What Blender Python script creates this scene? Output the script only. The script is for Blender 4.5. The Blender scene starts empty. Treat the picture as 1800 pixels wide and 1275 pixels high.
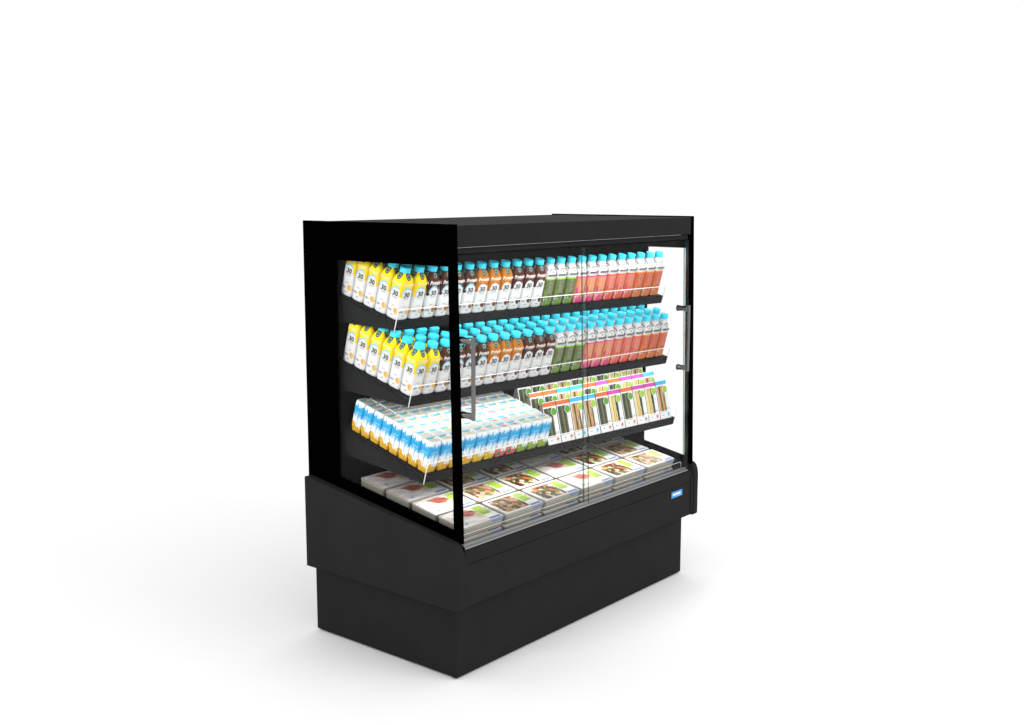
import bpy, bmesh, math, random
from math import sin, cos, radians, pi
from mathutils import Vector, Matrix
random.seed(7)
S = bpy.context.scene
COL = S.collection

# ------------------------------------------------------------------ camera
cam_d = bpy.data.cameras.new('camera'); cam = bpy.data.objects.new('camera', cam_d); COL.objects.link(cam)
YAW, PIT = 0.878477, 0.1501547
F = Vector((sin(YAW)*cos(PIT), cos(YAW)*cos(PIT), -sin(PIT)))
R = Vector((cos(YAW), -sin(YAW), 0)); U = R.cross(F)
cam.matrix_world = Matrix(((R.x, U.x, -F.x, -2.64744), (R.y, U.y, -F.y, -2.42671), (R.z, U.z, -F.z, 1.61013), (0, 0, 0, 1)))
cam_d.sensor_width = 36; cam_d.lens = 2022.14/1800*36; cam_d.clip_end = 500; cam_d.clip_start = 0.05
S.camera = cam

# ------------------------------------------------------------------ studio light
W = bpy.data.worlds.new('World'); S.world = W; W.use_nodes = True
wb = W.node_tree.nodes['Background']; wb.inputs[0].default_value = (1, 1, 1, 1); wb.inputs[1].default_value = 1.065
def area(name, loc, target, sx, sy, power, col=(1, 1, 1)):
    d = bpy.data.lights.new(name, 'AREA'); d.shape = 'RECTANGLE'; d.size = sx; d.size_y = sy; d.energy = power; d.color = col
    o = bpy.data.objects.new(name, d); COL.objects.link(o); o.location = loc
    o.rotation_euler = (Vector(target)-Vector(loc)).to_track_quat('-Z', 'Y').to_euler(); return o
area('studio_softbox_right', (1.7, -4.4, 3.2), (0.7, 0.2, 0.6), 3.0, 1.8, 70)
sl = area('studio_softbox_left', (-3.6, 0.6, 2.7), (0.2, 0.3, 1.05), 0.8, 0.8, 2.9); sl.data.spread = radians(27)
S.view_settings.view_transform = 'Standard'; S.view_settings.look = 'None'
S.view_settings.exposure = 0; S.view_settings.gamma = 1
S.render.engine = 'CYCLES'
try:
    S.cycles.transparent_max_bounces = 24; S.cycles.max_bounces = 10
except Exception: pass

# ------------------------------------------------------------------ helpers
def link(o, parent=None):
    COL.objects.link(o)
    if parent is not None: o.parent = parent
    return o
def tag(o, label=None, cat=None, group=None, kind=None):
    if label: o['label'] = label
    if cat: o['category'] = cat
    if group: o['group'] = group
    if kind: o['kind'] = kind
    return o
def empty(name, loc, parent=None):
    o = bpy.data.objects.new(name, None); o.location = loc; o.empty_display_size = .03
    return link(o, parent)
def mesh(name, verts, faces, mats, fm=None, smooth=False, uvs=None):
    me = bpy.data.meshes.new(name); me.from_pydata([tuple(v) for v in verts], [], faces)
    for m in (mats if isinstance(mats, (list, tuple)) else [mats]): me.materials.append(m)
    if fm:
        for p, i in zip(me.polygons, fm): p.material_index = i
    if smooth:
        for p in me.polygons: p.use_smooth = smooth if isinstance(smooth, bool) else smooth[p.index]
    if uvs:
        l = me.uv_layers.new(name='UVMap')
        k = 0
        for f in uvs:
            for uv in f: l.data[k].uv = uv; k += 1
    me.update(); return me
def fixn(me):
    bm = bmesh.new(); bm.from_mesh(me); bmesh.ops.recalc_face_normals(bm, faces=bm.faces); bm.to_mesh(me); bm.free(); return me
def ob(name, me, parent=None, bev=0, seg=2):
    o = bpy.data.objects.new(name, me); link(o, parent)
    if bev:
        b = o.modifiers.new('bevel', 'BEVEL'); b.width = bev; b.segments = seg; b.limit_method = 'ANGLE'; b.angle_limit = radians(30)
    return o
def boxv(x0, x1, y0, y1, z0, z1):
    v = [(x, y, z) for z in (z0, z1) for y in (y0, y1) for x in (x0, x1)]
    f = [(0, 2, 3, 1), (4, 5, 7, 6), (0, 1, 5, 4), (2, 6, 7, 3), (0, 4, 6, 2), (1, 3, 7, 5)]
    return v, f
class MB:
    def __init__(s): s.v = []; s.f = []; s.m = []
    def add(s, v, f, m=0):
        n = len(s.v); s.v += list(v); s.f += [tuple(i+n for i in q) for q in f]; s.m += [m]*len(f); return s
    def box(s, *a, m=0):
        v, f = boxv(*a); return s.add(v, f, m)
    def prism_x(s, poly, x0, x1, m=0):     # polygon in (y,z), extruded along x
        n = len(poly); v = [(x0, y, z) for y, z in poly]+[(x1, y, z) for y, z in poly]
        f = [tuple(range(n))[::-1], tuple(range(n, 2*n))]+[(i, (i+1) % n, (i+1) % n+n, i+n) for i in range(n)]
        return s.add(v, f, m)
    def tube(s, pts, r, n=8, m=0):
        pts = [Vector(p) for p in pts]; rings = []
        for i, p in enumerate(pts):
            d = (pts[min(i+1, len(pts)-1)]-pts[max(i-1, 0)]).normalized()
            a = d.orthogonal().normalized() if i == 0 else (rings_a - d*rings_a.dot(d)).normalized()
            rings_a = a; b = d.cross(a)
            rings.append([p+(a*cos(2*pi*k/n)+b*sin(2*pi*k/n))*r for k in range(n)])
        v = [q for rg in rings for q in rg]; f = []
        for i in range(len(pts)-1):
            for k in range(n): f.append((i*n+k, i*n+(k+1) % n, (i+1)*n+(k+1) % n, (i+1)*n+k))
        f.append(tuple(range(n))[::-1]); f.append(tuple(range((len(pts)-1)*n, len(pts)*n)))
        return s.add(v, f, m)
    def mesh(s, name, mats, smooth=False): return fixn(mesh(name, s.v, s.f, mats, s.m, smooth))
    def ob(s, name, mats, parent=None, bev=0, smooth=False): return ob(name, s.mesh(name, mats, smooth), parent, bev)

# ------------------------------------------------------------------ materials
class E:                                   # tiny node expression wrapper
    def __init__(s, nt, sock): s.nt = nt; s.s = sock
    def _m(s, op, *o, clamp=False):
        n = s.nt.nodes.new('ShaderNodeMath'); n.operation = op; n.use_clamp = clamp
        for i, q in enumerate((s,)+o):
            if isinstance(q, E): s.nt.links.new(q.s, n.inputs[i])
            else: n.inputs[i].default_value = q
        return E(s.nt, n.outputs[0])
    def __add__(s, o): return s._m('ADD', o)
    def __sub__(s, o): return s._m('SUBTRACT', o)
    def __mul__(s, o): return s._m('MULTIPLY', o)
    def gt(s, o): return s._m('GREATER_THAN', o)
    def lt(s, o): return s._m('LESS_THAN', o)
    def abs(s): return s._m('ABSOLUTE')
    def sq(s): return s._m('SQRT')
    def rng(s, a, b): return s.gt(a)*s.lt(b)
    def pp(s, o): return s._m('PINGPONG', o)
def newmat(name, rough=.5, spec=.3, metal=0, col=None, coat=0):
    m = bpy.data.materials.new(name); m.use_nodes = True; b = m.node_tree.nodes['Principled BSDF']
    b.inputs['Roughness'].default_value = rough; b.inputs['Specular IOR Level'].default_value = spec; b.inputs['Metallic'].default_value = metal
    if coat: b.inputs['Coat Weight'].default_value = coat; b.inputs['Coat Roughness'].default_value = .1
    if col: b.inputs['Base Color'].default_value = (*col, 1)
    return m
def noise(nt, vec, scale, detail=2, rough=.5):
    n = nt.nodes.new('ShaderNodeTexNoise'); n.inputs['Scale'].default_value = scale; n.inputs['Detail'].default_value = detail; n.inputs['Roughness'].default_value = rough
    if vec is not None: nt.links.new(vec, n.inputs['Vector'])
    return E(nt, n.outputs['Fac'])
class Paint:                               # layered paint over a surface, in UV or object space
    def __init__(s, m, base, space='UV'):
        s.m = m; s.nt = m.node_tree; tc = s.nt.nodes.new('ShaderNodeTexCoord'); s.raw = tc.outputs[space]
        sp = s.nt.nodes.new('ShaderNodeSeparateXYZ'); s.nt.links.new(s.raw, sp.inputs[0])
        s.u = E(s.nt, sp.outputs[0]); s.v = E(s.nt, sp.outputs[1]); s.w = E(s.nt, sp.outputs[2])
        c = s.nt.nodes.new('ShaderNodeRGB'); c.outputs[0].default_value = (*base, 1); s.c = c.outputs[0]
    def mapped(s, sx, sy, sz=1):
        n = s.nt.nodes.new('ShaderNodeMapping'); n.inputs['Scale'].default_value = (sx, sy, sz); s.nt.links.new(s.raw, n.inputs[0]); return n.outputs[0]
    def noise(s, sx, sy, scale=1, detail=2): return noise(s.nt, s.mapped(sx, sy), scale, detail)
    def ramp(s, fac, stops, const=False):
        r = s.nt.nodes.new('ShaderNodeValToRGB'); e = r.color_ramp.elements
        if const: r.color_ramp.interpolation = 'CONSTANT'
        while len(e) < len(stops): e.new(.5)
        for q, (p, c) in zip(e, stops): q.position = p; q.color = (*c, 1)
        s.nt.links.new(fac.s, r.inputs[0]); return r.outputs[0]
    def over(s, mask, col):
        n = s.nt.nodes.new('ShaderNodeMix'); n.data_type = 'RGBA'
        s.nt.links.new(mask.s, n.inputs[0]); s.nt.links.new(s.c, n.inputs[6])
        if isinstance(col, tuple): n.inputs[7].default_value = (*col, 1)
        else: s.nt.links.new(col, n.inputs[7])
        s.c = n.outputs[2]; return s
    def ell(s, cu, cv, ru, rv):
        a = (s.u-cu)*(1/ru); b = (s.v-cv)*(1/rv); return (a*a+b*b).sq()
    def done(s):
        s.nt.links.new(s.c, s.m.node_tree.nodes['Principled BSDF'].inputs['Base Color']); return s.m
def speckle(m, base, amt, scale, bump=0):  # fine powder-coat variation
    nt = m.node_tree; b = nt.nodes['Principled BSDF']; tc = nt.nodes.new('ShaderNodeTexCoord')
    nz = noise(nt, tc.outputs['Object'], scale, 4)
    r = nt.nodes.new('ShaderNodeValToRGB'); r.color_ramp.elements[0].position = .3; r.color_ramp.elements[1].position = .7
    r.color_ramp.elements[0].color = (*[c*(1-amt) for c in base], 1); r.color_ramp.elements[1].color = (*[c*(1+amt) for c in base], 1)
    nt.links.new(nz.s, r.inputs[0]); nt.links.new(r.outputs[0], b.inputs['Base Color'])
    if bump:
        bp = nt.nodes.new('ShaderNodeBump'); bp.inputs['Strength'].default_value = bump; bp.inputs['Distance'].default_value = .0005
        n2 = noise(nt, tc.outputs['Object'], scale*20, 2); nt.links.new(n2.s, bp.inputs['Height']); nt.links.new(bp.outputs[0], b.inputs['Normal'])
    return m
M_char = speckle(newmat('charcoal_powder_coat', .7, .03), (.0182, .0182, .0186), .06, 9, .15)
M_char2 = speckle(newmat('charcoal_shelf_steel', .5, .06), (.0105, .0108, .0112), .06, 9)
M_black = newmat('black_glass_print', .5, .0, col=(.0004, .0004, .0004))
M_inner = speckle(newmat('dark_liner', .6, .05), (.006, .006, .0065), .1, 6)
M_alu = speckle(newmat('brushed_aluminium', .38, .5, .85), (.30, .30, .31), .05, 60)
M_steel = speckle(newmat('satin_steel', .22, .5, 1), (.17, .167, .164), .05, 30)
M_wire = newmat('white_wire', .35, .4, col=(.85, .85, .85))
M_led = newmat('led_tube', .5, .2, col=(.9, .9, .9))
M_led.node_tree.nodes['Principled BSDF'].inputs['Emission Color'].default_value = (1, 1, 1, 1)
M_led.node_tree.nodes['Principled BSDF'].inputs['Emission Strength'].default_value = 1.5
M_floor = newmat('white_studio_floor', .8, .0)
def floor_mat():
    nt = M_floor.node_tree; b = nt.nodes['Principled BSDF']; tc = nt.nodes.new('ShaderNodeTexCoord')
    nz = noise(nt, tc.outputs['Object'], 2.0, 3); r = nt.nodes.new('ShaderNodeValToRGB')
    r.color_ramp.elements[0].color = (.972, .972, .972, 1); r.color_ramp.elements[1].color = (.988, .988, .988, 1)
    nt.links.new(nz.s, r.inputs[0]); nt.links.new(r.outputs[0], b.inputs['Base Color'])
floor_mat()
def glassmat(name, tint, refl, rough=.02, rcol=(1, 1, 1)):
    m = bpy.data.materials.new(name); m.use_nodes = True; nt = m.node_tree; nt.nodes.clear()
    o = nt.nodes.new('ShaderNodeOutputMaterial'); t = nt.nodes.new('ShaderNodeBsdfTransparent'); t.inputs[0].default_value = (*tint, 1)
    g = nt.nodes.new('ShaderNodeBsdfGlossy'); g.inputs[0].default_value = (*rcol, 1); g.inputs['Roughness'].default_value = rough
    mx = nt.nodes.new('ShaderNodeMixShader'); mx.inputs[0].default_value = refl
    nt.links.new(t.outputs[0], mx.inputs[1]); nt.links.new(g.outputs[0], mx.inputs[2]); nt.links.new(mx.outputs[0], o.inputs[0]); return m
M_glass = glassmat('clear_glass', (.9965, .9985, .9975), .005)
M_gedge = glassmat('green_glass_edge', (.36, .44, .39), .02, .2, (.5, .6, .55))
M_gspace = glassmat('glass_side_edge', (.975, .985, .978), .03, .25)
M_blue = newmat('blue_badge', .35, .4, col=(.03, .25, .68))
M_txtw = newmat('white_lettering', .5, .2, col=(.85, .85, .85))
M_txtk = newmat('black_lettering', .5, .2, col=(.012, .012, .014))

# ------------------------------------------------------------------ floor
fl = ob('floor', mesh('floor', [(-150, -150, 0), (150, -150, 0), (150, 150, 0), (-150, 150, 0)], [(0, 1, 2, 3)], M_floor))
tag(fl, kind='structure')

# ------------------------------------------------------------------ display case
L = 1.4333
case = empty('display_case', (L/2, .35, 0))
tag(case, 'black open-front refrigerated grab-and-go display case with glass doors on white floor', 'display case')
case.location = (0, 0, 0)
# plinth
b = MB().box(.015, L-.015, .0177, .714, .006, .27)
pl = b.ob('plinth', M_char, case, .0015)
MB().box(.03, L-.03, .03, .70, 0, .0055).ob('plinth_foot', M_inner, pl)
MB().box(.0135, .0149, .0177, .0395, .006, .262).ob('corner_post', M_char, pl)
# lower cabinet: end caps and front panels
capP = [(.712, .257), (.712, .589), (.703, .5915), (.0, .4835), (-.012, .479), (-.022, .470), (-.029, .452), (-.032, .43), (-.032, .265), (-.028, .2585), (-.02, .256)]
def end_cap(x0, x1):
    return MB().prism_x(capP, x0, x1).ob('end_cap', M_char, case, .003)
end_cap(-.030, .0005); end_cap(L-.0005, L+.030)
capI = [(.68, .258), (.68, .56), (.02, .455), (-.008, .4535), (-.020, .440), (-.028, .42), (-.028, .268), (-.02, .26)]
MB().prism_x(capI, .0007, .0195).ob('cap_cheek', M_char, case, .002)
MB().prism_x(capI, L-.0195, L-.0007).ob('cap_cheek', M_char, case, .002)
MB().prism_x([(-.024, .262), (-.024, .4015), (-.01, .4015), (-.01, .262)], .020, L-.020).ob('front_panel', M_char, case, .0012)
MB().prism_x([(-.0245, .4035), (-.0235, .430), (-.018, .446), (-.0095, .4545), (.0, .456), (.0, .4035)], .020, L-.020).ob('front_bumper', M_char, case, .0008)
MB().box(.020, L-.020, -.009, .66, .262, .40).ob('cabinet_body', M_char, case)
track = MB().prism_x([(-.0155, .4525), (-.0150, .4562), (-.0005, .4655), (.004, .4655), (.004, .457), (-.003, .4572)], .024, L-.030).ob('door_track', M_alu, case)
MB().prism_x([(.0045, .452), (.0045, .4575), (.009, .4575), (.009, .452)], .024, L-.030).ob('drain_channel', M_inner, case)
MB().prism_x([(.0095, .450), (.0095, .4600), (.0120, .4600), (.0120, .450)], .024, L-.030).ob('channel_lip', M_alu, case)
# well
wl = MB()
wl.prism_x([(.0125, .40), (.0125, .418), (.60, .530), (.60, .40)], .013, L-.013)
wl.ob('deck', M_inner, case)
MB().prism_x([(.018, .426), (.018, .470), (.60, .575), (.60, .537)], .0128, .0165).ob('deck_cheek', M_inner, case)
MB().prism_x([(.018, .426), (.018, .470), (.60, .575), (.60, .537)], L-.0165, L-.0128).ob('deck_cheek', M_inner, case)
MB().box(.0125, L-.0125, .602, .700, .42, 1.4315).ob('back_panel', M_inner, case)
# side panels: printed black frame ring + glass pane
OUT = [(.0, 1.5), (.718, 1.5), (.722, .575), (-.021, .4775)]
INN = [(.0295, 1.368), (.554, 1.368), (.561, .606), (.0135, .513)]
def side_panel(x0, x1, lab, INN=INN):
    v = []
    for x in (x0, x1):
        v += [(x, y, z) for y, z in OUT]+[(x, y, z) for y, z in INN]
    f = []
    for i in range(4):
        j = (i+1) % 4
        f += [(i, j, j+4, i+4), (8+i, 8+i+4, 8+j+4, 8+j), (i, 8+i, 8+j, j), (i+4, j+4, 12+j, 12+i)]
    o = ob('side_panel', fixn(mesh('side_panel', v, f, M_black)), case); o['label'] = lab
    xm = (x0+x1)/2
    MB().prism_x([(y, z) for y, z in INN], xm-.003, xm+.003).ob('glass_pane', M_glass, o)
    return o
side_panel(0, .012, 'left side panel with black border'); side_panel(L-.012, L, 'right side panel with wide black rear band', [(.0295, 1.3705), (.215, 1.3705), (.22, .545), (.0135, .506)])
# canopy
can = MB().prism_x([(.0045, 1.4955), (.716, 1.4955), (.716, 1.432), (.030, 1.432), (.0265, 1.4265), (.0045, 1.4265)], .0125, L-.0125).ob('canopy', M_char, case, .0025)
MB().prism_x([(.0135, 1.425), (.0085, 1.4125), (.0115, 1.4065), (.018, 1.4065), (.0245, 1.425)], .013, L-.026).ob('canopy_lip', M_char, can, .001)
led = MB().box(.03, L-.03, .040, .055, 1.422, 1.4315).ob('unseen_light_strip', M_led, can)
ld = bpy.data.lights.new('light_strip_lamp', 'AREA'); ld.shape = 'RECTANGLE'; ld.size = L-.08; ld.size_y = .05; ld.energy = 1.7; ld.spread = radians(88)
lo = bpy.data.objects.new('light_strip_lamp', ld); COL.objects.link(lo); lo.parent = led
lo.location = (L/2, .056, 1.424); lo.rotation_euler = (radians(33), 0, 0)
# doors (double glazed, leaning with the frame)
def yf(z): return .004-.021*(1.5-z)/1.022
def sheet(x0, x1, off, th, z0, z1, name, par, plain_end=False):
    b = MB()
    v = []
    for x in (x0, x1):
        for z in (z0, z1):
            for t in (off, off+th): v.append((x, yf(z)+t, z))
    f = [(0, 1, 3, 2), (4, 6, 7, 5), (0, 2, 6, 4), (1, 5, 7, 3), (0, 4, 5, 1), (2, 3, 7, 6)]
    b.add(v, f); b.m = [1, 0 if plain_end else 1, 0, 0, 1, 1]
    return ob(name, mesh(name, b.v, b.f, [M_glass, M_gedge], b.m), par)
def handle(x, par):
    z0, z1 = .884, 1.150; yb = -.056
    b = MB()
    n = 12
    ybase = yf(1.0)
    root = None
    pr = [(x-.0045, yb-.005), (x+.0045, yb-.005), (x+.0065, yb-.002), (x+.0065, yb+.004), (x-.0065, yb+.004), (x-.0065, yb-.002)]
    v = [(px, py, z0) for px, py in pr]+[(px, py, z1) for px, py in pr]
    k = len(pr)
    b.add(v, [tuple(range(k))[::-1], tuple(range(k, 2*k))]+[(i, (i+1) % k, (i+1) % k+k, i+k) for i in range(k)])
    root = b.ob('handle', M_steel, par, .0008)
    for zc in (z0+.0135, z1-.0135):
        s = MB(); rings = []
        prof = [(0, .0125, .0125), (.003, .0128, .0128), (.010, .0108, .0112), (.024, .0096, .0104), (.034, .0078, .0112), (.042, .0066, .0125), (.0505, .0060, .0132)]
        yb0 = yf(zc)-.0005
        vv = []; ff = []
        for t, rx, rz in prof:
            for q in range(n*2):
                a = 2*pi*q/(n*2); vv.append((x+rx*cos(a), yb0-t, zc+rz*sin(a)))
        N = n*2
        for i in range(len(prof)-1):
            for q in range(N): ff.append((i*N+q, i*N+(q+1) % N, (i+1)*N+(q+1) % N, (i+1)*N+q))
        ff.append(tuple(range(N))); ff.append(tuple(range((len(prof)-1)*N, len(prof)*N)))
        s.add(vv, ff); s.ob('standoff', M_steel, root, smooth=[True]*(len(ff)-2)+[False, False])
def door(x0, x1, hx, lab):
    d = empty('door', (0, 0, 0), case); d['label'] = lab
    sheet(x0, x1, 0, .004, .462, 1.404, 'glass_pane', d, x1 < 1)
    sheet(x0, x1, .020, .008, .462, 1.404, 'glass_pane', d, x1 < 1)
    handle(hx, d)
    for xx, w in ((x0, .0015), (x1-.0015, .0015)):
        b = MB(); v = []
        for x in (xx, xx+w):
            for z in (.463, 1.403):
                for t in (.0042, .0208): v.append((x, yf(z)+t, z))
        b.add(v, [(0, 1, 3, 2), (4, 6, 7, 5), (0, 2, 6, 4), (1, 5, 7, 3), (0, 4, 5, 1), (2, 3, 7, 6)])
        b.ob('edge_seal', M_gspace, d)
door(.015, .692, .0215, 'left glass door'); door(.702, 1.405, 1.315, 'right glass door')
# badge
bd = MB().box(1.264, 1.347, -.0262, -.0243, .3615, .3875).ob('badge', M_blue, case, .002)
gl = MB(); x = 1.2725
for wl_ in (.009, .006, .0075, .0065, .008, .007, .0075, .0085):
    gl.box(x, x+wl_-.0013, -.0272, -.0263, .3715+random.uniform(-.0003, .0003), .3800); x += wl_
gl.ob('lettering', M_txtw, bd)
gl = MB(); gl.box(1.300, 1.342, -.0268, -.0263, .3665, .3685); gl.ob('lettering', newmat('pale_blue_lettering', .5, .2, col=(.25, .45, .85)), bd)

# ------------------------------------------------------------------ shelves
TILT = radians(16); CT, ST = cos(TILT), sin(TILT)
class Shelf:
    def __init__(s, name, yl, yr, zt, bot): s.name, s.yl, s.yr, s.zt, s.bot = name, yl, yr, zt, bot
    def y0(s, x): return s.yl+(s.yr-s.yl)*(x-.03)/1.375
    def P(s, x, a, n): return (x, s.y0(x)+a*CT-n*ST, s.zt+a*ST+n*CT)
SH = [Shelf('top', .299, .122, 1.171, 1.152), Shelf('second', .238, .094, .920, .914), Shelf('third', .172, .053, .668, .684)]
X0, X1 = .030, 1.405
def quadbox(b, sh, x0, x1, a0, a1, n0, n1, rear=False, m=0):
    v = []
    for x in (x0, x1):
        ar = (.600-sh.y0(x))/CT if rear else a1
        for a in (a0, ar):
            for n in (n0, n1): v.append(sh.P(x, a, n))
    b.add(v, [(0, 1, 3, 2), (4, 6, 7, 5), (0, 4, 5, 1), (2, 3, 7, 6), (0, 2, 6, 4), (1, 5, 7, 3)], m)
for k, sh in enumerate(SH):
    b = MB(); quadbox(b, sh, X0, X1, .003, 0, -.004, 0, rear=True)
    so = b.ob('shelf', M_char2, case); so['label'] = sh.name+' shelf'
    b = MB(); quadbox(b, sh, X0, X1, 0, .003, -.0315, .0015); b.ob('fascia', M_char2, so, .0006)
    b = MB()
    for xa, xb in ((X0, X0+.0025), (X1-.0025, X1)):
        b = MB(); quadbox(b, sh, xa, xb, .004, 0, -.0105, -.0065, rear=True); b.ob('side_rail', M_char2, so)
    for xa, xb in ((X0+.002, X0+.0045), (X1-.0045, X1-.002)):
        b = MB(); v = []
        for x in (xa, xb):
            p0 = sh.P(x, .006, -.0125); p1 = sh.P(x, (.600-sh.y0(x))/CT, -.0125)
            q0 = sh.P(x, .004, -.030); zr = sh.bot+.0
            v += [p0, p1, (x, .600, zr), (x, .600-.02, zr-.0005), q0]
        b.add(v, [(4, 3, 2, 1, 0), (5, 6, 7, 8, 9)]+[(i, (i+1) % 5, (i+1) % 5+5, i+5) for i in range(5)])
        b.ob('bracket', M_char2, so)
    ls = MB(); quadbox(ls, sh, X0+.02, X1-.02, .0045, .0105, -.0155, -.0115); lso = ls.ob('unseen_light_strip', M_led, so)  # unseen strip and lamp, added under each shelf to brighten the goods below
    d = bpy.data.lights.new('added_shelf_lamp', 'AREA'); d.shape = 'RECTANGLE'; d.size = X1-X0-.06; d.size_y = .012; d.energy = (.36, 1.2, 3.3)[k]; d.spread = radians(150)
    lo = bpy.data.objects.new('added_shelf_lamp', d); COL.objects.link(lo); lo.parent = lso
    c0 = Vector(sh.P((X0+X1)/2, .014, -.018)); lo.location = c0
    lo.rotation_euler = (radians((22, 16, -24)[k]), 0, math.atan2(sh.yr-sh.yl, 1.375))
    # wire guard
    b = MB(); xl, xr = X0+.002, X1-.004; hh = .043
    pts = [sh.P(xl, -.003, -.033), sh.P(xl, -.003, hh-.012), sh.P(xl+.001, -.003, hh-.005), sh.P(xl+.004, -.003, hh-.0015), sh.P(xl+.010, -.003, hh)]
    pts += [sh.P(xr-.010, -.003, hh), sh.P(xr-.003, -.003, hh-.004), sh.P(xr, -.003, hh-.012), sh.P(xr, -.003, -.028)]
    b.tube(pts, .0017, 8); b.ob('wire_guard', M_wire, so, smooth=True)
# wire guard of the deck
b = MB(); b.tube([(.035, .012, .455), (.035, .012, .486), (.040, .012, .491), (1.385, .010, .488), (1.390, .010, .483), (1.390, .010, .462)], .0009, 8)
b.ob('wire_guard', M_wire, case, smooth=True)

# ------------------------------------------------------------------ lettering
def text_geo(txt, height, width=None, shear=0, offset=0.0):
    cu = bpy.data.curves.new('t', 'FONT'); cu.body = txt; cu.size = 1; cu.shear = shear; cu.offset = offset; cu.resolution_u = 2
    cu.align_x = 'CENTER'
    o = bpy.data.objects.new('t', cu); COL.objects.link(o)
    dg = bpy.context.evaluated_depsgraph_get(); me = bpy.data.meshes.new_from_object(o.evaluated_get(dg))
    v = [x.co.copy() for x in me.vertices]; f = [tuple(p.vertices) for p in me.polygons]
    bpy.data.objects.remove(o); bpy.data.curves.remove(cu); bpy.data.meshes.remove(me)
    xs = [p.x for p in v]; ys = [p.y for p in v]; h = max(ys)-min(ys); w = max(xs)-min(xs)
    sy = height/h; sx = (width/w) if width else sy
    return [((p.x-(max(xs)+min(xs))/2)*sx, (p.y-min(ys))*sy) for p in v], f
def place_text(b, geo, uoff, z, hw, m, faces=('front', 'left'), lean=None):
    v2, f = geo
    for fc in faces:
        v = []
        for (a, c) in v2:
            d = hw(z+c) if callable(hw) else hw
            d += .0004
            v.append((uoff+a, -d, z+c) if fc == 'front' else (-d, -(uoff+a), z+c))
        b.add(v, f, m)
G_30 = text_geo('30', .0185, .0255, .10, .03)
G_prot = text_geo('Protein', .0140, .0465, .15, .035)
G_smoo = text_geo('SMOOTHIE', .0022, .026)
G_imp = text_geo('IMPRESSED', .0078, .043, .0, .04)
G_juice = text_geo('JUICES', .0036, .024, 0)

# ------------------------------------------------------------------ bottles
def bottle_body(name, prof, H, w0, mat, N=28):
    rings = []
    for v, w, e in prof:
        rg = []
        for k in range(N):
            t = 2*pi*(k+.5)/N; c, s_ = cos(t), sin(t)
            r = w/((abs(c)**e+abs(s_)**e)**(1/e)); rg.append((r*c, r*s_, v*H))
        rings.append(rg)
    V = [p for rg in rings for p in rg]; Fc = []; UV = []
    def uv(p, cx, cy):
        if abs(cy) >= abs(cx): u = p[0]/(2*w0)*(1 if cy < 0 else -1)
        else: u = -p[1]/(2*w0)*(1 if cx < 0 else -1)+(2 if cx < 0 else 0)
        return (u, p[2]/H)
    for i in range(len(rings)-1):
        for k in range(N):
            q = (i*N+k, i*N+(k+1) % N, (i+1)*N+(k+1) % N, (i+1)*N+k)
            cx = sum(V[j][0] for j in q)/4; cy = sum(V[j][1] for j in q)/4
            Fc.append(q); UV.append([uv(V[j], cx, cy) for j in q])
    Fc.append(tuple(range(N))[::-1]); UV.append([(0, .0)]*N)
    Fc.append(tuple(range((len(rings)-1)*N, len(rings)*N))); UV.append([(0, .9)]*N)
    return mesh(name, V, Fc, mat, smooth=[True]*(len(Fc)-2)+[False, False], uvs=UV)
def cap_mesh(r, z0, h, mat, N=20):
    V = []; Fc = []
    for rr, z in ((r*.98, z0), (r, z0+.001), (r, z0+h-.002), (r*.94, z0+h)):
        for k in range(N): a = 2*pi*k/N; V.append((rr*cos(a), rr*sin(a), z))
    for i in range(3):
        for k in range(N): Fc.append((i*N+k, i*N+(k+1) % N, (i+1)*N+(k+1) % N, (i+1)*N+k))
    Fc.append(tuple(range(N))[::-1]); Fc.append(tuple(range(3*N, 4*N)))
    return mesh('cap', V, Fc, mat, smooth=[True]*(3*N)+[False, False])
M_cap = newmat('cyan_cap_plastic', .4, .3, col=(.045, .68, .90))
HP, WP = .180, .0268
profP = [(0, .0225, 5), (.006, .0250, 5), (.02, .0266, 7), (.06, WP, 8), (.30, WP, 8), (.70, WP, 7.5), (.745, .0265, 6.5), (.785, .0255, 5), (.82, .0232, 4), (.85, .0203, 3), (.875, .0176, 2.4), (.89, .0164, 2), (.905, .0158, 2), (.92, .0150, 2)]
def hwP(z): return WP+.0002
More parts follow.
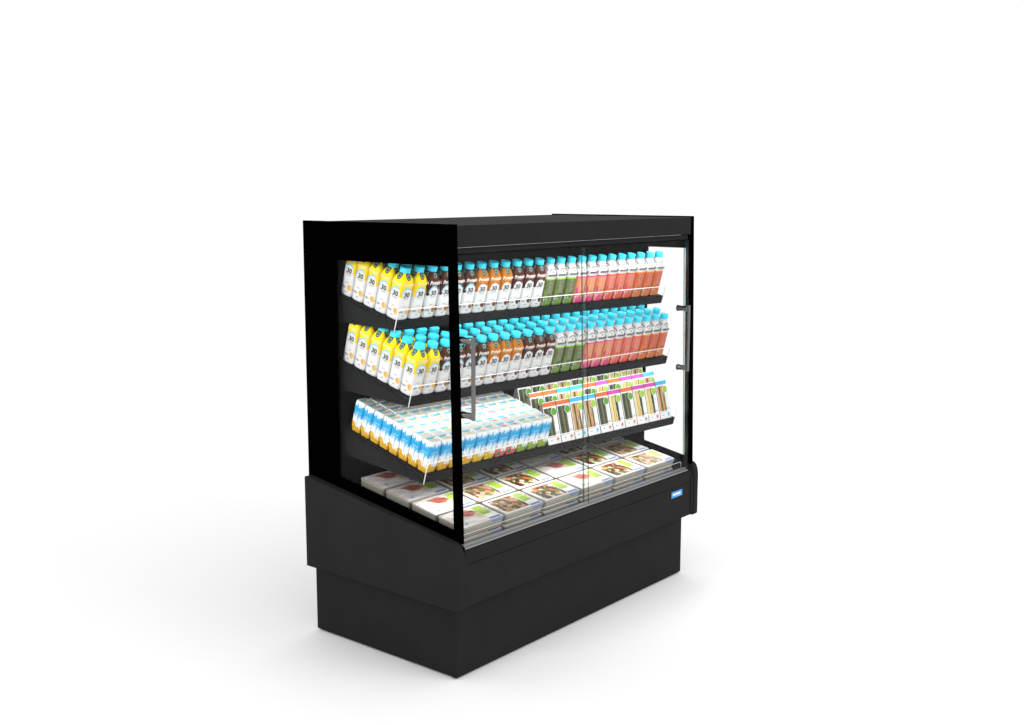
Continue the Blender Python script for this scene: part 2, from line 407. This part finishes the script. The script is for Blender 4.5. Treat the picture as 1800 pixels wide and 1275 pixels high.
def protein(kind, top, topd, ring, blob, txt):
    m = newmat('protein_bottle_'+kind, .42, .16); p = Paint(m, (.63, .63, .625))
    fl = p.u.gt(1); p.u = p.u-fl*2.0
    d = p.ell(.02, .500, .34, .108)
    bnd = p.u*(fl*-2.0+1.0)*.15+.505
    wig = (p.u*9).pp(.5)*.02
    body = p.v.gt(bnd+wig)*d.gt(1)
    g = p.ramp(p.v, [(.50, topd), (.76, top)])
    p.over(body, g)
    if ring:
        rm = d.gt(1)*d.lt(1.26)*p.v.gt(.50)*p.u.lt(.30)
        p.over(rm, (.16, .50, .66))
    else:
        p.over(d.rng(1, 1.06)*p.v.lt(.52), (.55, .55, .56))
    ring2 = d.rng(.90, .97)*p.v.lt(.48); p.over(ring2, (.35, .36, .38))
    p.over(p.ell(.02, .425, .20, .008).lt(1)*p.noise(60, 20).gt(.45), (.2, .2, .22))
    p.over(p.ell(.03, .355, .30, .014).lt(1)*p.noise(40, 30, 1).gt(.5), (.62, .70, .55))
    e = p.ell(0, .845, .19, .075); p.over(e.lt(1), (.020, .045, .035))
    e2 = p.ell(0, .835, .14, .045); p.over(e2.lt(1), (.22, .28, .25)); p.over(p.ell(0, .835, .085, .022).lt(1), (.04, .08, .07))
    bl = p.ell(.27, .175, .17, .060)+(p.noise(14, 9)-.5)*.9
    p.over(bl.lt(1), p.ramp(p.noise(11, 7), [(.35, blob[0]), (.6, blob[1])]))
    p.over(p.ell(.02, .265, .17, .010).lt(1)*p.noise(55, 30).gt(.47), (.30, .26, .22))
    p.over(p.ell(-.22, .165, .19, .020).lt(1)*p.noise(60, 26).gt(.45), (.18, .19, .22))
    p.over(p.ell(.02, .085, .12, .008).lt(1)*p.noise(70, 20).gt(.4), (.1, .1, .12))
    p.done()
    body = bottle_body('bottle_body', profP, HP, WP, m)
    mt = newmat('protein_text_'+kind, .5, .2, col=txt)
    b = MB(); place_text(b, G_30, .0010, .0805, hwP, 0); place_text(b, G_prot, .0005, .1195, hwP, 1); place_text(b, G_smoo, .002, .1150, hwP, 1)
    lab = mesh('lettering', b.v, b.f, [M_txtk, mt], b.m)
    return body, lab
HJ, WJ = .180, .0262
profJ = [(0, .0215, 4), (.006, .0242, 4.5), (.022, .0259, 5), (.06, WJ, 5.5), (.35, WJ, 5.5), (.62, WJ, 5), (.68, .0258, 4.5), (.73, .0245, 4), (.78, .0220, 3.2), (.83, .0188, 2.6), (.87, .0160, 2.2), (.90, .0146, 2), (.92, .0140, 2)]
def juice(kind, band, liq, liq2, blot):
    m = newmat('juice_bottle_'+kind, .28, .3, coat=.12); p = Paint(m, (.64, .64, .64))
    fl = p.u.gt(1); p.u = p.u-fl*2.0
    low = p.v.lt(.575)
    st = p.noise(5, .6, 1, 3)
    p.over(low, p.ramp(st, [(.36, liq2), (.62, liq)]))
    p.over(p.v.rng(.575, .608), band)
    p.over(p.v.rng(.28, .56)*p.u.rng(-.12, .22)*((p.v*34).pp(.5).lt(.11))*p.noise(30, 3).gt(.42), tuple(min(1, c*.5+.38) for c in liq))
    p.over(p.v.lt(.26)*p.u.lt(-.12)*p.noise(12, 22, 1, 3).gt(.56), (.72, .74, .70))
    p.over(p.v.lt(.22)*p.u.gt(.22)*p.noise(14, 18, 1, 3).gt(.60), (.72, .74, .70))
    p.over((p.ell(.02, .07, .36, .085)+(p.noise(9, 14)-.5)*1.4).lt(1), blot)
    p.over((p.ell(-.33, .28, .10, .10)+(p.noise(8, 30)-.5)*1.2).lt(.9), blot)
    a = p.ell(.03, .745, .30, .065); p.over(a.rng(.82, 1.10)*p.v.gt(.768), (.12, .12, .14))
    p.over(p.ell(.03, .748, .10, .026).lt(1), (.42, .32, .20))
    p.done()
    body = bottle_body('bottle_body', profJ, HJ, WJ, m)
    b = MB(); hw = lambda z: WJ+.0001 if z < .120 else WJ-.0002
    place_text(b, G_imp, .0010, .1178, hw, 0); place_text(b, G_juice, .002, .1125, hw, 1)
    lab = mesh('lettering', b.v, b.f, [newmat('dark_grey_lettering', .5, .2, col=(.02, .02, .025)), newmat('grey_lettering', .5, .2, col=(.10, .10, .12))], b.m)
    return body, lab
capP_ = cap_mesh(.0182, HP*.900, .0185, M_cap); capJ_ = cap_mesh(.0165, HJ*.900, .0185, M_cap)
KINDS = {
 'Y': ('square_bottle', 'bright yellow', protein('yellow', (.86, .68, .0), (.80, .50, .01), True, ((.80, .62, .22), (.55, .28, .05)), (.86, .72, .30)), capP_),
 'B': ('square_bottle', 'cocoa brown', protein('cocoa', (.068, .018, .008), (.056, .014, .006), True, ((.42, .20, .05), (.22, .08, .02)), (.80, .72, .66)), capP_),
 'O': ('square_bottle', 'caramel orange', protein('caramel', (.48, .155, .005), (.40, .12, .004), False, ((.25, .06, .03), (.10, .025, .015)), (.84, .70, .52)), capP_),
 'D': ('square_bottle', 'dark reddish-brown', protein('dark', (.075, .016, .009), (.050, .011, .006), False, ((.11, .035, .02), (.05, .018, .012)), (.80, .68, .62)), capP_),
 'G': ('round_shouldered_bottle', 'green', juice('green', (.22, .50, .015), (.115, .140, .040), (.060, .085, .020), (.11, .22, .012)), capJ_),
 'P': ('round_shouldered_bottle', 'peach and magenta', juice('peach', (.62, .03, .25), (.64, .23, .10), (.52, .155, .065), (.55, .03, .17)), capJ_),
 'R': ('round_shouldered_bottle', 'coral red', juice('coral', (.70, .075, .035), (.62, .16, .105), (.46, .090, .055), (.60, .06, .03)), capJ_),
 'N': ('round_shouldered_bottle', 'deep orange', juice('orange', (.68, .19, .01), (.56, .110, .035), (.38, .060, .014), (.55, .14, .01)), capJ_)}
KIND_CAT = {'square_bottle': 'bottle', 'round_shouldered_bottle': 'bottle'}
SEQ = 'YYBBBBOOODDDGGGPPPRRRNNN'
def posname(k):
    c = SEQ[k]; i = k-SEQ.index(c); n = SEQ.count(c)
    return {2: ['left', 'right'], 3: ['left', 'middle', 'right'], 4: ['first', 'second', 'third', 'fourth']}[n][i], {2: 'two', 3: 'three', 4: 'four'}[n]
ROWN = ['front row', 'second row', 'third row', 'fourth row', 'fifth row', 'back row']
def put(root_name, parts, loc, tilt, label, cat, group, rz=0):
    r = empty(root_name, loc); r.rotation_euler = (tilt, 0, rz); tag(r, label, cat, group)
    for nm, me in parts:
        o = bpy.data.objects.new(nm, me); link(o, r)
    return r
def bottles(sh, rows, full, pitch_a):
    n = 24; xa, xb = X0+.006, X1-.016; dx = (xb-xa)/n
    for r in range(rows):
        for k in range(n):
            if r >= full[0] and k >= full[1]: continue
            c = SEQ[k]; nm, colr, (body, lab), cap = KINDS[c]
            x = xa+dx*(k+.5); a = .034+pitch_a*r
            if r and k > 3: x += dx*.45*r
            if r > 1 and k == 23: continue
            if r and c in 'YBOD' : pass
            parts = [('bottle_body', body), ('cap', cap)]
            if r < 2 or k < 2: parts.append(('lettering', lab))
            p, q = posname(k)
            word = 'protein bottle' if c in 'YBOD' else 'juice bottle'
            lb = '%s %s, %s of %s alike, %s of the %s shelf' % (colr, word, p, q, ROWN[r], sh.name)
            if p in ('first', 'second', 'third', 'fourth'): lb = '%s %s, %s from the left of four, %s of the %s shelf' % (colr, word, p, ROWN[r], sh.name)
            put(nm, parts, sh.P(x, a, .0005), TILT, lb, 'bottle', 'bottles standing in rows on the %s shelf' % sh.name,
                math.atan2(sh.yr-sh.yl, 1.375)*(1 if k > 3 else 0)+random.uniform(-.012, .012))
bottles(SH[0], 5, (1, 4), .0580)
bottles(SH[1], 6, (3, 4), .0582)

# ------------------------------------------------------------------ drink cartons
HC = .114
def carton(kind, f1, f2, extra=None, stripe=(.66, .50, .04)):
    m = newmat('carton_'+kind, .4, .3); p = Paint(m, (.80, .81, .82))
    zig = (p.u*5.3+p.v*.0).pp(.5); zig2 = (p.u*8.7+.3).pp(.5)
    top = p.noise(15, .35, 1, 3)*.60+.53+zig*.12
    bot = p.noise(14, .35, 1.3, 3)*.66+.21-zig2*.14
    p.over(p.v.gt(.15)*p.v.lt(.45)*p.noise(9, 6).gt(.56), (.66, .68, .72))
    p.over(p.v.gt(bot)*p.v.lt(top), p.ramp(p.noise(7, 7), [(.35, (.008, .27, .56)), (.65, (.015, .38, .68))]))
    p.over(p.v.rng(.625, .655)*p.u.rng(-.3, .3)*p.noise(50, 5).gt(.4), (.25, .58, .85))
    p.over(p.u.rng(.03, .09)*p.v.lt(.56), (.10, .38, .56))
    fr = p.noise(6, 1.5, 1, 3)*.60-.06-p.u*.10
    p.over(p.v.lt(fr), p.ramp(p.noise(7, 9, 1, 3), [(.38, f1), (.6, f2)]))
    if extra: p.over(p.ell(-.22, .13, .17, .07).lt(1), extra)
    p.done()
    mt = newmat('carton_top_'+kind, .4, .3); q = Paint(mt, (.54, .57, .56), 'Object')
    q.over(q.v.rng(.003, .0125)*q.u.rng(-.017, .016)*noise(q.nt, q.mapped(300, 90, 1), 1, 2).gt(.36), (.03, .42, .56))
    q.over(q.v.rng(-.0105, -.0025)*q.u.rng(-.017, .014)*noise(q.nt, q.mapped(150, 120, 1), 1, 2).gt(.45), stripe)
    q.over(q.v.rng(-.0145, -.012)*q.u.rng(-.005, .016)*noise(q.nt, q.mapped(500, 100, 1), 1, 2).gt(.5), (.45, .45, .5)); q.done()
    wx, wy = .0257, .0225
    V = []; Fc = []; UV = []; fm = []
    for v, k, ch in ((0, .86, .003), (.20, 1, .0035), (.86, 1, .0035), (1, .90, .003)):
        a, b_ = wx*k, wy*k
        ring = [(-a+ch, -b_), (a-ch, -b_), (a, -b_+ch), (a, b_-ch), (a-ch, b_), (-a+ch, b_), (-a, b_-ch), (-a, -b_+ch)]
        V += [(x, y, v*HC) for x, y in ring]
    for i in range(3):
        for k in range(8):
            q_ = (i*8+k, i*8+(k+1) % 8, (i+1)*8+(k+1) % 8, (i+1)*8+k); Fc.append(q_); fm.append(0)
            def uv(pt):
                x, y, z = pt
                if k in (0, 7): return (x/(2*wx), z/HC) if k == 0 else ((-.47 if x < 0 else .47), z/HC)
                if k == 4: return (-x/(2*wx), z/HC)
                if k == 6: return (-y/(2*wy), z/HC)
                if k == 2: return (y/(2*wy), z/HC)
                return (.47, z/HC)
            UV.append([uv(V[j]) for j in q_])
    Fc.append(tuple(range(8))[::-1]); fm.append(0); UV.append([(0, 0)]*8)
    Fc.append(tuple(range(24, 32))); fm.append(1); UV.append([(0, 1)]*8)
    body = mesh('carton_body', V, Fc, [m, mt], fm, uvs=UV)
    cp = MB(); vv = []
    tab = MB().box(.011, .0185, -.004, .004, HC+.0002, HC+.0016)
    return body, tab.mesh('opening_tab', newmat('carton_tab', .4, .3, col=(.80, .80, .81)))
CK = {'T': ('gold-bottomed', carton('tropical', (.58, .24, .01), (.66, .44, .03))), 'M': ('yellow-bottomed', carton('mango', (.55, .30, .01), (.72, .50, .04))),
      'K': ('pink-bottomed', carton('berry', (.60, .02, .12), (.62, .20, .10), (.02, .16, .11), (.55, .08, .12))), 'L': ('green-bottomed', carton('lime', (.02, .27, .07), (.42, .40, .03), None, (.45, .55, .12)))}
CSEQ = 'TTTTMMKKLLL'
CN = {'T': ['first', 'second', 'third', 'fourth'], 'M': ['left', 'right'], 'K': ['left', 'right'], 'L': ['left', 'middle', 'right']}
RN8 = ['front', 'second', 'third', 'fourth', 'fifth', 'sixth', 'seventh', 'eighth']
sh = SH[2]; xa = .0375; dxc = .0545
for r in range(8):
    for k, c in enumerate(CSEQ):
        i = k-CSEQ.index(c); nm, (body, tab) = CK[c]
        colw = '%s %s column' % (CN[c][i], {'T': 'gold', 'M': 'yellow', 'K': 'pink', 'L': 'green'}[c])
        lb = '%s white and blue drink carton, %s, %s row on the third shelf' % (nm, colw, RN8[r])
        jx = random.uniform(-.0004, .0004)
        put('drink_carton', [('carton_body', body), ('opening_tab', tab)], sh.P(xa+dxc*(k+.5)+jx, .030+.0475*r, .0005), TILT, lb, 'carton', 'drink cartons packed on the third shelf', -.086 if k > 1 else 0)

# ------------------------------------------------------------------ sandwich packs
PW, PH, PD = .0715, .139, .050
def pack(kind, head, stops, green):
    m = newmat('sandwich_pack_'+kind, .4, .3, coat=.1); p = Paint(m, (.80, .80, .80))
    win = p.u.rng(.045, .69)*p.v.rng(.175, .865)
    n1 = (p.u+(p.noise(2.2, 1.3, 1, 2)-.5)*.26)*1.5+(p.noise(14, 3, 1, 3)-.5)*.28
    p.over(win, p.ramp(n1, stops))
    p.over(win*p.noise(13, 5, 1.3, 3).gt(.66), (.03, .035, .015))
    if kind == 'ham': p.over(p.u.rng(.55, .66)*p.v.rng(.22, .80)*p.noise(5, 12).gt(.40), (.012, .045, .015))
    p.over(p.v.gt(.90), head)
    p.over(p.v.rng(.935, .965)*p.u.rng(.2, .8)*p.noise(60, 20).gt(.52), tuple(c*.8+.1 for c in head))
    p.over(p.u.rng(.74, .84)*p.v.rng(.45, .62)*p.noise(50, 30).gt(.55), (.60, .35, .33))
    e = p.ell(.83, .255, .09, .025); p.over(e.rng(.65, 1), (.12, .16, .10))
    p.over((p.ell(.78, .11, .10, .045)+(p.noise(22, 30)-.5)*1.2).lt(.9), head)
    p.over((p.ell(.78, .06, .16, .02)).lt(1)*p.noise(50, 40).gt(.5), (.45, .5, .5))
    p.over(p.ell(.30, .10, .08, .012).lt(1), (.22, .26, .45))
    p.done()
    g = newmat('pack_side_'+kind, .4, .3, col=(.20, .19, .17))
    y1, z1 = .076, .137           # front face leans back in the tilted shelf frame
    hw = PW/2
    V = [(-hw, 0, 0), (hw, 0, 0), (hw, y1, z1), (-hw, y1, z1), (-hw, PD+.036, 0), (hw, PD+.036, 0), (-hw, y1+.004, z1), (hw, y1+.004, z1)]
    Fc = [(0, 1, 2, 3), (0, 3, 6, 4), (1, 5, 7, 2), (4, 6, 7, 5), (3, 2, 7, 6), (0, 4, 5, 1)]
    UV = [[(0, 0), (1, 0), (1, 1), (0, 1)]]+[[(0, 0)]*4]*5
    body = mesh('carton_body', V, Fc, [m, g], [0, 1, 1, 1, 0, 1], uvs=UV)
    ln = math.hypot(y1, z1); dy, dz = y1/ln, z1/ln
    def E_(ru, rv, off, cu=.775, cv=.765):
        N = 20; vs = []
        for t in (off-.0006, off):
            for k in range(N):
                a = 2*pi*k/N; uu = (cu-.5)*PW+ru*cos(a); w = cv*ln+rv*sin(a)
                vs.append((uu, w*dy-t*dz, w*dz+t*dy))
        return vs, [tuple(range(N))[::-1], tuple(range(N, 2*N))]+[(k, (k+1) % N, (k+1) % N+N, k+N) for k in range(N)]
    b = MB(); v, f = E_(.0160, .0160, .0008); b.add(v, f, 0); v, f = E_(.0142, .0142, .0014); b.add(v, f, 1)
    st = b.mesh('oval_sticker', [M_txtw, green])
    return body, st
M_g1 = speckle(newmat('leaf_green_print', .4, .3), (.10, .34, .035), .3, 160); M_g2 = speckle(newmat('lime_green_print', .4, .3), (.33, .55, .05), .25, 160)
PK = {'O': ('orange-topped', pack('dark', (.80, .125, .02), [(0, (.10, .11, .06)), (.2, (.05, .06, .03)), (.34, (.010, .012, .006)), (.48, (.09, .11, .045)), (.62, (.17, .19, .07)), (.76, (.015, .022, .008)), (.95, (.12, .08, .035))], M_g1)),
      'B': ('blue-topped', pack('tan', (.03, .45, .75), [(.03, (.16, .08, .03)), (.12, (.60, .35, .16)), (.33, (.55, .30, .13)), (.41, (.030, .036, .012)), (.54, (.11, .14, .04)), (.62, (.60, .34, .15)), (.84, (.50, .27, .11)), (.96, (.04, .05, .02))], M_g2)),
      'P': ('purple-topped', pack('ham', (.56, .06, .38), [(.03, (.35, .20, .10)), (.12, (.80, .62, .20)), (.28, (.82, .68, .30)), (.35, (.10, .13, .02)), (.44, (.80, .66, .28)), (.58, (.60, .24, .13)), (.70, (.82, .68, .32)), (.80, (.015, .05, .015))], M_g2))}
PSEQ = 'OOBBOPOPPB'
PN = ['leftmost', 'second from left', 'third from left', 'fourth from left', 'fifth from left', 'fifth from right', 'fourth from right', 'third from right', 'second from right', 'rightmost']
xa = .640; dxp = (X1-.012-xa)/10
for r in range(3):
    for k, c in enumerate(PSEQ):
        nm, (body, st) = PK[c]
        put('sandwich_pack', [('carton_body', body), ('oval_sticker', st)], sh.P(xa+dxp*(k+.5), .006+.066*r, .0005+.012*r), TILT,
            '%s sandwich wedge pack, %s, %s row of packs on the third shelf' % (nm, PN[k], ['front', 'middle', 'back'][r]), 'sandwich pack', 'sandwich packs on the third shelf', -.086+random.uniform(-.01, .01))

for r in (1, 2):
    b = MB(); quadbox(b, sh, xa+.002, X1-.014, .004+.066*r, .068+.066*r, .0002, .012*r)
    b.ob('riser', M_char2, so)

# ------------------------------------------------------------------ food trays
TW, TD, TH = .2055, .1190, .0400
def tray_body():
    V = []; Fc = []
    for z, k in ((0, .006), (.004, .003), (TH-.006, .0), (TH-.002, -.0012), (TH, .0005)):
        x, y, c = TW/2-k, TD/2-k, .010
        ring = []
        for (sx, sy, a0) in ((-1, -1, 180), (1, -1, 270), (1, 1, 0), (-1, 1, 90)):
            for t in (0, 30, 60, 90):
                a = radians(a0+t); ring.append((sx*(x-c)+c*cos(a), sy*(y-c)+c*sin(a), z))
        V += ring
    N = 16
    for i in range(4):
        for k in range(N): Fc.append((i*N+k, i*N+(k+1) % N, (i+1)*N+(k+1) % N, (i+1)*N+k))
    Fc.append(tuple(range(N))[::-1]); Fc.append(tuple(range(4*N, 5*N)))
    return mesh('tray', V, Fc, speckle(newmat('cream_card_tray', .6, .2), (.31, .288, .243), .16, 420), smooth=[i >= N for i in range(4*N)]+[False, False])
T_body = tray_body()
def film(kind):
    m = newmat('film_lid_'+kind, .28, .4, coat=.3); p = Paint(m, (.70, .68, .65))
    if kind == 'meat':
        p.over(p.v.gt(-1)*1.0 if False else p.noise(3, 5, 1, 3).gt(.47), (.60, .53, .51))
        bl = p.ell(.50, .68, .20, .20)+(p.noise(6, 6, 1, 3)-.5)*1.3+(p.u-.5)*(p.v-.6)*6
        p.over(bl.lt(1), p.ramp(p.noise(7, 9, 1, 3), [(.35, (.16, .035, .03)), (.6, (.42, .12, .08))]))
        p.over(p.ell(.645, .45, .06, .12).lt(1), (.55, .48, .22))
        p.over(p.ell(.16, .16, .035, .05).lt(1), (.12, .30, .48))
    else:
        win = p.u.rng(.05, .675)*p.v.rng(.07, .92)
        vn = p.nt.nodes.new('ShaderNodeTexVoronoi'); vn.inputs['Scale'].default_value = 1; p.nt.links.new(p.mapped(13, 8), vn.inputs['Vector'])
        sp = p.nt.nodes.new('ShaderNodeSeparateColor'); p.nt.links.new(vn.outputs['Color'], sp.inputs[0]); f = E(p.nt, sp.outputs[0])
        if kind == 'roast': st = [(0, (.055, .014, .010)), (.28, (.60, .56, .42)), (.44, (.50, .13, .015)), (.68, (.10, .16, .025)), (.80, (.06, .018, .012))]
        else: st = [(0, (.12, .028, .016)), (.25, (.48, .36, .26)), (.42, (.30, .075, .035)), (.60, (.10, .15, .03)), (.80, (.40, .24, .14))]
        p.over(win, p.ramp(f, st, True))
    p.over(p.u.gt(.69)*p.v.rng(.02, .98), (.74, .74, .74))
    lab = p.u.rng(.70, .92)*p.v.rng(.34, .93)
    p.over(lab, p.ramp(p.noise(9, 9), [(.4, (.25, .42, .035)), (.6, (.36, .55, .06))]))
    p.over(lab*((p.v*12).pp(.5).lt(.12))*p.noise(40, 8).gt(.5), (.16, .30, .03))
    p.over(p.u.rng(.69, .97)*p.v.rng(.03, .13), (.13, .19, .36))
    p.over(p.u.gt(.93)*p.v.gt(.4)*p.noise(20, 20).gt(.5), (.25, .10, .07))
    p.done()
    x, y = TW/2-.003, TD/2-.003; z0, z1 = TH+.0003, TH+.0022
    N1, N2 = 14, 8; V = []; UV = []; Fc = []
    for j in range(N2+1):
        for i in range(N1+1):
            u, v = i/N1, j/N2
            e = min(1, min(u, 1-u)*10, min(v, 1-v)*6)
            wz = .0007*sin(u*17+v*5)*sin(v*11+u*3)*e
            V.append(((u*2-1)*x, (v*2-1)*y, z0+(z1-z0)*e+wz+.0002))
    for j in range(N2):
        for i in range(N1):
            q = (j*(N1+1)+i, j*(N1+1)+i+1, (j+1)*(N1+1)+i+1, (j+1)*(N1+1)+i); Fc.append(q)
            UV.append([(((a % (N1+1))/N1), (a//(N1+1))/N2) for a in q])
    me = mesh('film_lid', V, Fc, m, smooth=True, uvs=UV)
    st = MB().box(.69*TW-TW/2, .965*TW-TW/2, -TD/2-.0012, -TD/2-.0004, TH-.010, TH-.001).mesh('label_flap', M_flap)
    return me, st
M_flap = newmat('slate_blue_label', .5, .3, col=(.13, .19, .36))
TRAYS = {'W': ('white-filmed raw meat tray', film('meat')), 'S': ('mixed vegetable salad tray', film('salad')), 'D': ('dark roast vegetable tray', film('roast'))}
TSEQ = 'WSDWDS'
TN = ['leftmost column', 'second column from left', 'third column from left', 'third column from right', 'second column from right', 'rightmost column']
TT = radians(10.8)
xa, dxt = .040, .2185
def tray_at(x, r, drop=0):
    f = (x-.03)/1.35
    y = .018+.1245*r; z = .512-TH/cos(TT)+.0237*r-drop
    return (x, y+(TD/2)*cos(TT), z+(TD/2)*sin(TT))
for r in range(4):
    for k, c in enumerate(TSEQ):
        nm, (lid, flap) = TRAYS[c]
        put('food_tray', [('tray', T_body), ('film_lid', lid), ('label_flap', flap)], tray_at(xa+dxt*(k+.5), r), TT,
            '%s on the deck, %s, %s row of top layer' % (nm, TN[k], ['front', 'second', 'third', 'back'][r]), 'food tray', 'packed food trays on the deck')
for k, c in enumerate(TSEQ):
    nm, (lid, flap) = TRAYS[c]
    p = tray_at(xa+dxt*(k+.5), 0, TH+.0045)
    put('food_tray', [('tray', T_body), ('film_lid', lid), ('label_flap', flap)], (p[0], p[1]+.007, p[2]), TT,
        '%s in the lower layer, %s, under the front row' % (nm, TN[k]), 'food tray', 'packed food trays on the deck')
